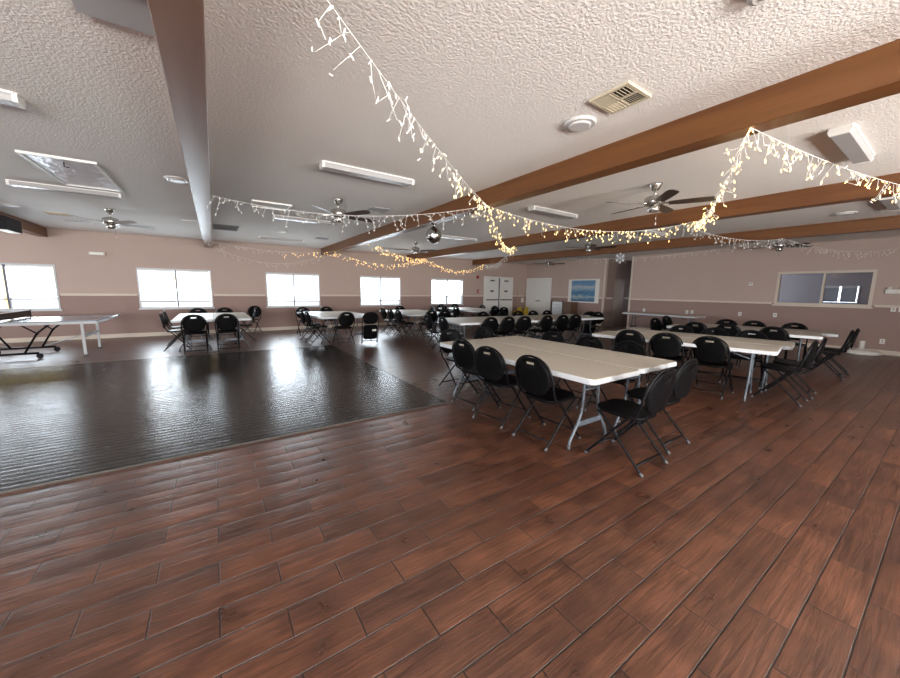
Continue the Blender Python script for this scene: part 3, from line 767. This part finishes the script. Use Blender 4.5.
def mop(x, y, lab, lean):
    t = thing('mop_bucket', lab, 'bucket', (x, y, 0))
    MB().prism(rounded(0.34, 0.30, 0.06), 0.07, 0.46, 0.01).build('tub', 'yellow', t)
    MB().box(-0.12, 0.12, -0.16, -0.06, 0.40, 0.66).build('wringer', 'yellow', t, bevel=0.01)
    for a in (-0.13, 0.13):
        for c in (-0.11, 0.11):
            MB().lathe([(0.02, 0), (0.035, 0.02), (0.035, 0.05), (0.02, 0.075)], 10, (a, c, 0)).build('caster', 'black_box', t)
    m = thing('mop', 'long wooden mop in the ' + lab.replace(' in the corner', ''), 'mop', (x, y, 0))
    MB().tube([(0.0, 0.03, 0.3), (lean, 0.10, 1.45)], 0.013, 8).build('handle', 'wood_handle', m)
    MB().lathe([(0.09, 0.10), (0.10, 0.2), (0.05, 0.33), (0.02, 0.36)], 12, (0, 0.03, 0)).build('mop_head', 'net_cloth', m)
mop(12.98, 12.95, 'yellow mop bucket in the corner, nearer the fire door', 0.05)
mop(13.42, 12.90, 'yellow mop bucket in the corner, nearer the white double door', 0.06)
t = thing('fire_alarm', 'small red fire alarm horn high on the window wall, left of the fire door', 'fire alarm', (10.66, D, 2.12))
MB().box(-0.06, 0.06, -0.05, 0, -0.07, 0.07).build('housing', 'red', t, bevel=0.01)
MB().lathe([(0.03, 0), (0.04, 0.01), (0.03, 0.015)], 12, (0, -0.055, -0.005)).build('strobe', 'black_box', t)
t = thing('fire_alarm_pull', 'small red fire alarm pull station beside the fire door, at shoulder height', 'fire alarm', (10.70, D, 1.44))
MB().box(-0.045, 0.045, -0.05, 0, -0.09, 0.09).build('housing', 'red', t, bevel=0.008)
MB().box(-0.03, 0.03, -0.06, -0.05, -0.02, 0.015).build('pull_handle', 'plate_white', t)
t = thing('emergency_lamp', 'small cream emergency lamp box on the window wall between the first two windows', 'emergency light', (-2.58, D, 2.33))
MB().box(-0.17, 0.17, -0.07, 0, -0.05, 0.05).build('housing', 'trim_cream', t, bevel=0.012)
MB().box(-0.13, 0.13, -0.078, -0.07, -0.03, 0.03).build('lens', 'frosted', t)
t = thing('wall_box', 'white wall box between the fire door and the corner', 'box', (13.75, D, 1.0))
MB().box(-0.08, 0.08, -0.06, 0, -0.12, 0.12).build('housing', 'plate_white', t, bevel=0.01)
MB().box(-0.06, 0.06, -0.066, -0.06, -0.09, 0.09).build('cover', 'plate_white', t)

# ------------------------------------------------------------------ ceiling things
def make_fan(blade, name_label):
    t = thing('ceiling_fan', name_label, 'ceiling fan')
    MB().lathe([(0.035, -0.085), (0.05, -0.07), (0.075, -0.02), (0.08, 0.0)], 20).build('canopy', 'nickel', t)
    MB().tube([(0, 0, -0.16), (0, 0, -0.07)], 0.014, 10).build('downrod', 'nickel', t)
    MB().lathe([(0.03, -0.15), (0.085, -0.165), (0.12, -0.185), (0.125, -0.25), (0.11, -0.275), (0.07, -0.285)], 24).build('motor_housing', 'nickel', t)
    MB().lathe([(0.045, -0.37), (0.07, -0.355), (0.075, -0.31), (0.06, -0.285)], 20).build('switch_housing', 'nickel', t)
    for k in range(5):
        M = Matrix.Rotation(R_(72 * k), 4, 'Z') @ Matrix.Translation((0, 0, -0.262)) @ Matrix.Rotation(R_(-12), 4, 'X')
        out = [(0.17, -0.05), (0.30, -0.062), (0.55, -0.068), (0.64, -0.062), (0.675, -0.035), (0.68, 0), (0.675, 0.035), (0.64, 0.062), (0.55, 0.068), (0.30, 0.062), (0.17, 0.05)]
        bl = MB().prism(out, -0.003, 0.003, 0.0, M).build('blade', blade, t)
        MB().prism([(0.08, -0.015), (0.16, -0.018), (0.24, -0.045), (0.24, 0.045), (0.16, 0.018), (0.08, 0.015)], 0.003, 0.008, 0.0, M).build('blade_bracket', 'nickel', bl)
    b = MB().tube([(0.05, -0.02, -0.36), (0.05, -0.02, -0.50)], 0.0025, 6); b.build('pull_chain', 'nickel', t)
    MB().lathe([(0.004, -0.535), (0.010, -0.525), (0.008, -0.50), (0.003, -0.495)], 8, (0.05, -0.02, 0)).build('chain_knob', 'trim_cream', t)
    return t
FANS = [(-1.56, 9.39, 20, 'nickel ceiling fan with glare-paled blades, left of the brown overhead beam', 'blade_glare'),
        (1.78, 5.95, 8, 'nickel ceiling fan with dark blades, between the long light and the second window', 'blade_dark'),
        (5.18, 9.60, 30, 'small distant ceiling fan below the mirror ball, nearest the fourth window', 'blade_dark'),
        (5.02, 2.53, 8, 'largest ceiling fan, with dark brown blades, above the nearest tables', 'blade_dark'),
        (8.52, 5.91, 10, 'dark ceiling fan hanging in front of the third wooden beam', 'blade_dark'),
        (11.80, 2.79, 25, 'dark ceiling fan above the office window wall', 'blade_dark'),
        (12.05, 10.3, 20, 'distant ceiling fan in front of the white double door wall', 'blade_dark')]
fan_dark = None
for x, y, a, lb, bm_ in FANS:
    if bm_ == 'blade_glare': f = make_fan(bm_, lb)
    elif fan_dark is None: f = fan_dark = make_fan(bm_, lb)
    else: f = copy_tree(fan_dark)
    f.location = (x, y, ZC); f.rotation_euler = (0, 0, R_(a)); f['label'] = lb; f['group'] = 'ceiling fans'

def make_light():
    t = thing('fluorescent_light', 'x', 'ceiling light')
    M = Matrix.Rotation(R_(90), 4, 'Z') @ Matrix.Rotation(R_(90), 4, 'X')
    prof = [(-0.062, 0.0), (-0.072, -0.03), (-0.058, -0.062), (0.058, -0.062), (0.072, -0.03), (0.062, 0.0)]
    prof = list(reversed(prof))
    MB().prism(prof, -0.565, 0.565, 0.0, M).build('lens', 'light_lens', t)
    MB().box(-0.58, 0.58, -0.08, 0.08, -0.012, 0.0).build('housing', 'white_paint', t)
    for s in (1, -1):
        a, c = sorted((s * 0.565, s * 0.595))
        MB().prism([(u * 1.05, v * 1.05 if v else 0) for u, v in prof], a, c, 0.0, M).build('end_cap', 'white_paint', t)
    return t
LT = make_light(); lt_used = []
for x, y, lb in [(-1.72, 7.78, 'long ceiling light beside the square ceiling hatch at the left'), (-1.75, 4.34, 'ceiling light cut off by the left edge of the picture'),
                 (1.72, 4.39, 'long ceiling light alone in mid-ceiling, above the nickel fan with dark blades'), (1.68, 8.02, 'ceiling light behind the unlit white light string, left of the dark-bladed fan'),
                 (1.75, 11.47, 'distant ceiling light close to the window wall, left of the second beam'), (5.22, 4.40, 'long ceiling light between the second and third beams, left of the largest fan'),
                 (5.66, 8.02, 'distant ceiling light just right of the mirror ball'), (5.19, 0.80, 'nearest ceiling light, seen end-on at the upper right'),
                 (8.75, 0.84, 'small end-on ceiling light at the right edge between third and fourth beams'), (8.6, 4.42, 'ceiling light behind the largest fan, between third and fourth beams'),
                 (5.3, 11.5, 'ceiling light farthest back between the second and third beams')]:
    place(LT, lt_used, (x, y, ZC), 0, lb, 'fluorescent ceiling lights')

def hatch(name, x0, x1, y0, y1, label, fill, fw=0.035):
    t = thing(name, label, 'ceiling hatch', ((x0 + x1) / 2, (y0 + y1) / 2, ZC)); a, c = (x1 - x0) / 2, (y1 - y0) / 2
    MB().box(-a + fw, a - fw, -c + fw, c - fw, -0.010, 0).build('panel', fill, t)
    b = MB(); b.box(-a, a, -c, -c + fw, -0.025, 0); b.box(-a, a, c - fw, c, -0.025, 0); b.box(-a, -a + fw, -c + fw, c - fw, -0.025, 0); b.box(a - fw, a, -c + fw, c - fw, -0.025, 0)
    b.build('frame', 'white_paint', t)
    return t
h = hatch('ceiling_hatch', -1.70, -1.06, 6.0, 7.50, 'rectangular ceiling hatch with white frame and crumpled silvery panel at the left', 'foil')
MB().tube([(0.0, -0.55, -0.01), (0.0, -0.55, -0.06), (0.04, -0.55, -0.06)], 0.006, 6).build('pull_ring', 'black_metal', h)
hatch('ceiling_hatch', 0.62, 1.24, 6.85, 7.35, 'smaller ceiling hatch with a thin white frame behind the unlit light string', 'ceiling')
t = thing('ceiling_panel', 'flat grey-white ceiling panel with a wooden edge strip, beside the brown beam at the top', 'panel', (-0.36, 2.0, ZC))
MB().box(-0.14, 0.195, -0.9, 0.80, -0.03, 0).build('panel', 'panel_grey', t)
MB().box(-0.14, 0.195, 0.42, 0.45, -0.05, -0.03).build('edge_strip', 'trim_cream', t)

def disc(x, y, r, label, name='ceiling_speaker'):
    t = thing(name, label, 'ceiling speaker', (x, y, ZC))
    MB().lathe([(r * 0.92, -0.022), (r, -0.008), (r, 0)], 32).build('trim_ring', 'lens_grey', t)
    b = MB().lathe([(r * 0.58, -0.034), (r * 0.68, -0.030), (r * 0.70, -0.02)], 32); b.build('grille', 'lens_grey', t)
disc(-0.32, 6.22, 0.14, 'round white ceiling fitting right beside the brown beam at the left')
disc(2.73, 2.07, 0.135, 'round white ceiling speaker next to the large cream air vent')
disc(-3.02, 10.05, 0.14, 'round white ceiling fitting above the black loudspeaker at the far left')
disc(1.56, 10.16, 0.14, 'small distant round ceiling fitting left of the second beam, near the windows')
disc(9.38, 1.40, 0.15, 'round ceiling fitting at the right between the third and fourth beams')

def vent(x, y, w, d, label, frame, slats=7, axis='x', big=False):
    t = thing('air_vent', label, 'air vent', (x, y, ZC))
    MB().box(-w / 2 + 0.01, w / 2 - 0.01, -d / 2 + 0.01, d / 2 - 0.01, -0.004, 0).build('backing', 'dark_void', t)
    f = 0.022
    b = MB(); b.box(-w / 2, w / 2, -d / 2, -d / 2 + f, -0.016, 0); b.box(-w / 2, w / 2, d / 2 - f, d / 2, -0.016, 0); b.box(-w / 2, -w / 2 + f, -d / 2 + f, d / 2 - f, -0.016, 0); b.box(w / 2 - f, w / 2, -d / 2 + f, d / 2 - f, -0.016, 0)
    b.build('frame', frame, t)
    def lou(x0, x1, y0, y1, ax, n, tilt):
        b = MB()
        for k in range(n):
            if ax == 'x':
                yy = y0 + (k + 0.5) * (y1 - y0) / n
                b.box(x0, x1, -0.010, 0.010, -0.0012, 0.0012, Matrix.Translation((0, yy, -0.012)) @ Matrix.Rotation(R_(tilt), 4, 'X'))
            else:
                xx = x0 + (k + 0.5) * (x1 - x0) / n
                b.box(-0.010, 0.010, y0, y1, -0.0012, 0.0012, Matrix.Translation((xx, 0, -0.012)) @ Matrix.Rotation(R_(tilt), 4, 'Y'))
        b.build('louvre', frame, t)
    if big:
        a, c = w / 2 - f, d / 2 - f
        lou(-a, -0.004, 0.004, c, 'y', 5, 40); lou(0.004, a, 0.004, c, 'x', 5, -40); lou(-a, -0.004, -c, -0.004, 'x', 5, 40); lou(0.004, a, -c, -0.004, 'y', 5, -40)
        b = MB(); b.box(-0.004, 0.004, -c, c, -0.018, -0.004); b.box(-a, a, -0.004, 0.004, -0.018, -0.004); b.build('divider', frame, t)
    else:
        lou(-w / 2 + f, w / 2 - f, -d / 2 + f, d / 2 - f, axis, slats, 42)
vent(2.63, 1.65, 0.31, 0.31, 'large cream air vent with four louvred quarters between the fan and the round ceiling speaker', 'vent_cream', big=True)
vent(-2.55, 10.66, 0.34, 0.30, 'cream air vent above the leftmost window, beside the fan with glare-paled blades', 'vent_cream')
vent(0.34, 10.35, 0.52, 0.85, 'large grey return grille right of the brown beam near the window wall', 'vent_grey', 14, 'x')
vent(2.60, 6.22, 0.33, 0.30, 'small dark air vent just right of the dark-bladed nickel fan', 'vent_grey')
vent(2.71, 10.72, 0.33, 0.30, 'small distant air vent near the window wall, left of the second beam', 'vent_grey')
vent(-0.35, 9.85, 0.30, 0.16, 'narrow white ceiling vent left of the brown beam near the window wall', 'white_paint', 3)
t = thing('smoke_detector', 'round white smoke detector at the top edge of the ceiling', 'smoke detector', (2.28, 0.725, ZC))
MB().lathe([(0.04, -0.045), (0.06, -0.035), (0.07, -0.01), (0.07, 0)], 24).build('housing', 'white_paint', t)
MB().lathe([(0.012, -0.05), (0.015, -0.045)], 12).build('sensor', 'vent_grey', t)

t = thing('mirror_ball', 'silver mirror ball hanging under the second beam', 'mirror ball', (3.45, 5.68, 0))
b = MB(); bmesh.ops.create_uvsphere(b.bm, u_segments=28, v_segments=16, radius=0.145, matrix=Matrix.Translation((0, 0, 2.47)))
b.build('ball', 'mirror', t)
MB().lathe([(0.03, 2.605), (0.03, 2.63), (0.012, 2.64), (0.012, 2.66), (0.045, 2.665), (0.045, ZB)], 12).build('motor', 'black_box', t)

t = thing('snowflake_ornament', 'white paper snowflake hanging by the corridor opening under the last beam', 'ornament', (10.43, 6.13, 2.52))
b = MB()
for k in range(6):
    for e in (-50, 0, 50):
        M = Matrix.Rotation(R_(33), 4, 'Z') @ Matrix.Rotation(R_(e), 4, 'Z') @ Matrix.Rotation(R_(60 * k), 4, 'Y')
        b.box(-0.008, 0.008, -0.004, 0.004, 0.01, 0.17, M)
        for zz in (0.08, 0.12):
            for s in (1, -1): b.box(-0.006, 0.006, -0.003, 0.003, 0, 0.055, M @ Matrix.Translation((0, 0, zz)) @ Matrix.Rotation(R_(55 * s), 4, 'Y'))
b.build('snowflake', 'crystal', t)
MB().tube([(0, 0, 0.02), (0, 0, ZB - 2.52)], 0.002, 6).build('string', 'wire_white', t)

t = thing('loudspeaker', 'black loudspeaker mounted on the wooden beam at the far left', 'loudspeaker', (-3.34, 11.1, 2.66))
MB().box(-0.12, 0.03, -0.36, 0.36, -0.12, 0.14).build('cabinet', 'black_box', t, bevel=0.01)
MB().box(-0.125, 0.02, -0.30, 0.30, -0.132, -0.12).build('bracket', 'plate_white', t)
MB().box(0.03, 0.037, -0.33, 0.33, -0.09, 0.11).build('grille', 'black_box', t)

# ------------------------------------------------------------------ icicle light strings
def bulb_mesh():
    b = MB(); b.lathe([(0.0024, 0.014), (0.0044, 0.007), (0.0048, -0.005), (0.0036, -0.015), (0.001, -0.020)], 6)
    me = bpy.data.meshes.new('bulb'); bmesh.ops.recalc_face_normals(b.bm, faces=b.bm.faces); b.bm.to_mesh(me); b.bm.free()
    return me
BULB = {}
for k in ('bulb_warm', 'bulb_soft', 'bulb_off'):
    me = bulb_mesh(); me.name = k; me.materials.append(MATS[k]); BULB[k] = me
def garland(label, anchors, sag, spacing, dmin, dmax, lit, rng, max_parts=100, scale=1.0, bunch=0.0):
    """anchors: points the cord hangs from; lit(t) -> bulb kind along the length 0..1"""
    A = [Vector(a) for a in anchors]
    t = thing('icicle_light_string', label, 'string lights', A[0], 0, 'icicle light strings')
    cord = []
    nseg = len(A) - 1
    for i in range(nseg):
        n = 16
        sg = sag[i] if isinstance(sag, (list, tuple)) else sag
        for k in range(n):
            u = k / n; p = A[i].lerp(A[i + 1], u); p.z -= 4 * sg * u * (1 - u); cord.append(p)
    cord.append(A[-1].copy())
    o = A[0]
    wire = MB(); wire.tube([p - o for p in cord], 0.0028, 5)
    L = [0]
    for a, c in zip(cord, cord[1:]): L.append(L[-1] + (c - a).length)
    tot = L[-1]; s = 0.03; bulbs = []
    while s < tot:
        j = max(i for i in range(len(L)) if L[i] <= s); j = min(j, len(cord) - 2)
        p = cord[j].lerp(cord[j + 1], (s - L[j]) / max(1e-6, L[j + 1] - L[j]))
        ln = rng.uniform(dmin, dmax); q = p.copy(); pts = [q - o]; d = Vector((rng.uniform(-.5, .5), rng.uniform(-.5, .5), -1)).normalized()
        nb = max(1, int(ln / 0.07))
        for k in range(nb):
            if rng.random() < 0.45: d = Vector((rng.uniform(-.9, .9), rng.uniform(-.9, .9), -rng.uniform(0.35, 1))).normalized()
            q = q + d * (ln / nb); pts.append(q - o)
            off = Vector((rng.uniform(-1, 1), rng.uniform(-1, 1), rng.uniform(-.8, .8))) * (0.02 + bunch)
            bulbs.append((q + off - o, s / tot))
            if bunch > 0 or rng.random() < .5: wire.tube([q - o, q + off - o], 0.0016, 4)
        wire.tube(pts, 0.0020, 4)
        if rng.random() < 0.35: bulbs.append((p - o + Vector((0, 0, -0.012)), s / tot))
        s += spacing * rng.uniform(0.6, 1.4)
    wire.build('cord', 'wire_white', t)
    cam = Vector((0, 0, 1.465))
    bulbs.sort(key=lambda q: ((q[0] + o) - cam).length)
    rest = {}
    for k, (p, u) in enumerate(bulbs):
        kind = lit(u, rng)
        R3 = (rng.uniform(-0.9, 0.9), rng.uniform(-0.9, 0.9), 0)
        if k < max_parts:
            bo = bpy.data.objects.new('bulb', BULB[kind]); COL.objects.link(bo); bo.parent = t
            bo.location = p; bo.rotation_euler = R3; bo.scale = (scale,) * 3
        else: rest.setdefault(kind, []).append((p, R3))
    if rest:
        b = MB(); mats = []
        for kind, lst in rest.items():
            mi = len(mats); mats.append(kind)
            from mathutils import Euler
            for p, R3 in lst:
                tmp = bmesh.new(); tmp.from_mesh(BULB[kind])
                M = Matrix.Translation(p) @ Euler(R3).to_matrix().to_4x4() @ Matrix.Scale(scale, 4)
                vm = {v: b.bm.verts.new(M @ v.co) for v in tmp.verts}
                for f in tmp.faces:
                    nf = b.bm.faces.new([vm[v] for v in f.verts]); nf.material_index = mi
                tmp.free()
        ro = b.build('bulbs', mats, t); ro['kind'] = 'stuff'
    return t
rg = random.Random(11)
warm = lambda u, r: 'bulb_warm'
off = lambda u, r: 'bulb_off'
PB1 = (3.36, 4.05, ZB)            # under the second beam, where four strings meet
PB2 = (3.36, 1.05, ZB)
PC1 = (6.86, 2.74, ZB)
PC2 = (6.88, 0.42, ZB)
PC3 = (6.88, 7.1, ZB)
garland('light string sweeping from above us to the second beam, white turning warm', [(0.06, 1.30, ZB), PB1], 0.07, 0.075, 0.03, 0.24,
        lambda u, r: 'bulb_off' if u < 0.42 else ('bulb_soft' if u < 0.62 or r.random() < .3 else 'bulb_warm'), rg, scale=1.0)
garland('unlit white light string hanging from the brown beam to the second beam', [(0.06, 5.85, ZB), PB1], 0.20, 0.07, 0.05, 0.24, off, rg)
garland('long warm light string swagging low from the second beam to the third beam', [PB1, PC1], 0.26, 0.055, 0.03, 0.22, warm, rg, bunch=0.02)
garland('warm light string climbing steeply from the third beam to the second beam at right', [PC1, PB2], 0.20, 0.05, 0.03, 0.16, warm, rg, bunch=0.02)
garland('warm light string running from the second beam to the right edge', [PB2, PC2], 0.06, 0.075, 0.05, 0.24, lambda u, r: 'bulb_warm' if r.random() < .8 else 'bulb_off', rg)
garland('short warm light string falling steeply from the second beam towards the third', [PB1, PC3], 0.26, 0.075, 0.02, 0.13, warm, rg, bunch=0.03, scale=1.1)
garland('light string before the third window, dark at left and warm at its right end', [(0.06, 11.6, ZB), (3.38, 11.9, ZB)], 0.13, 0.10, 0.03, 0.18,
        lambda u, r: 'bulb_warm' if u > 0.55 else 'bulb_off', rg, bunch=0.02, scale=1.3)
garland('warm light string before the fourth window between the second and third beams', [(3.38, 11.9, ZB), (6.88, 12.0, ZB)], 0.32, 0.085, 0.03, 0.18, warm, rg, bunch=0.04, scale=1.3)
garland('warm light string crossing from the second beam to the far end of the third beam', [(3.42, 8.75, ZB - 0.02), (6.88, 12.0, ZB)], 0.14, 0.085, 0.03, 0.18, warm, rg, bunch=0.03, scale=1.3)
garland('warm light string drooping from the far end of the third beam to the fourth beam', [(6.88, 12.0, ZB), (10.38, 12.6, ZB)], 0.38, 0.075, 0.03, 0.18, warm, rg, bunch=0.04, scale=1.35)
garland('unlit white light string swagging low before the third window, close to the wall', [(0.06, 12.9, ZB), (3.38, 12.9, ZB)], 0.42, 0.10, 0.04, 0.2, off, rg)
garland('unlit white light string between the third and fourth beams, in front of the fire door', [PC3, (10.38, 12.6, ZB)], 0.25, 0.10, 0.05, 0.2, off, rg, scale=1.2)
garland('white light string between the third and fourth beams above the office window', [(6.90, 3.0, ZB), (10.36, 2.4, ZB), (13.9, 1.1, 2.62)], [0.14, 0.16], 0.09, 0.04, 0.2, off, rg)
garland('unlit light string fading along the right wall above the buffet table', [(10.36, 2.4, ZB), (10.38, 8.4, ZB)], 0.2, 0.14, 0.04, 0.14, off, rg)

# ------------------------------------------------------------------ daylight, camera
W = bpy.data.worlds.new('World'); S.world = W; W.use_nodes = True
bg = W.node_tree.nodes['Background']; bg.inputs[0].default_value = (0.86, 0.93, 1.0, 1); bg.inputs[1].default_value = 7.0
L_BACK, L_REAR, L_LEFT = 13.0, 78.0, 15.0
W.cycles.sampling_method = 'NONE'
def daylight(loc, rot_, sx, sy, radiance, col=(0.88, 0.94, 1.0)):
    """skylight coming in through one window"""
    l = bpy.data.lights.new('window_daylight', 'AREA'); l.shape = 'RECTANGLE'; l.size = sx; l.size_y = sy
    l.energy = radiance * PI * sx * sy; l.color = col
    o = bpy.data.objects.new('window_daylight', l); COL.objects.link(o); o.location = loc; o.rotation_euler = rot_
for a0, a1, bz in WINS: daylight(((a0 + a1) / 2, D + 0.064, (bz + WZ1) / 2), (R_(-90), 0, 0), a1 - a0 - 0.09, WZ1 - bz - 0.06, L_BACK, (0.78, 0.90, 1.0))
for a0, a1, z0, z1 in REARW: daylight(((a0 + a1) / 2, NY - 0.06, (z0 + z1) / 2), (R_(90), 0, 0), a1 - a0 - 0.09, z1 - z0 - 0.09, L_REAR, (1.0, 0.97, 0.93))
for a0, a1, z0, z1 in LEFTW: daylight((LX - 0.06, (a0 + a1) / 2, (z0 + z1) / 2), (R_(90), 0, R_(-90)), a1 - a0 - 0.09, z1 - z0 - 0.09, L_LEFT)
daylight((OX + 0.062, (OW[0] + OW[1]) / 2, (OW[2] + OW[3]) / 2), (R_(90), 0, R_(90)), OW[1] - OW[0] - 0.07, OW[3] - OW[2] - 0.07, 0.5)
daylight((15.6, 5.06, 1.5), (R_(-90), 0, 0), 1.5, 1.1, 14.0)  # fill light in the added office side window
daylight((RX + 3.36, 8.25, 1.5), (R_(90), 0, R_(90)), 0.5, 0.9, 2.0)  # fill light in the added window at the corridor end

cd = bpy.data.cameras.new('camera'); cam = bpy.data.objects.new('camera', cd); COL.objects.link(cam)
cd.sensor_fit = 'HORIZONTAL'; cd.sensor_width = 36; cd.lens = 346.671 / 900 * 36; cd.clip_start = 0.05
r = Vector((0.82919111, -0.55880239, 0.01349022)); u = Vector((0.06649445, 0.12257467, 0.99022924)); f = Vector((0.55499602, 0.82019226, -0.13879508))
M = Matrix(((r.x, u.x, -f.x, 0), (r.y, u.y, -f.y, 0), (r.z, u.z, -f.z, 1.465), (0, 0, 0, 1)))
cam.matrix_world = M
S.camera = cam
S.view_settings.view_transform = 'Standard'; S.view_settings.look = 'None'; S.view_settings.gamma = 1
S.view_settings.use_curve_mapping = False
S.view_settings.exposure = 0.0
c = S.cycles
c.use_denoising = True; c.use_adaptive_sampling = False; c.max_bounces = 10; c.diffuse_bounces = 6; c.glossy_bounces = 4; c.transparent_max_bounces = 16
c.caustics_reflective = False; c.caustics_refractive = False; c.sample_clamp_indirect = 10
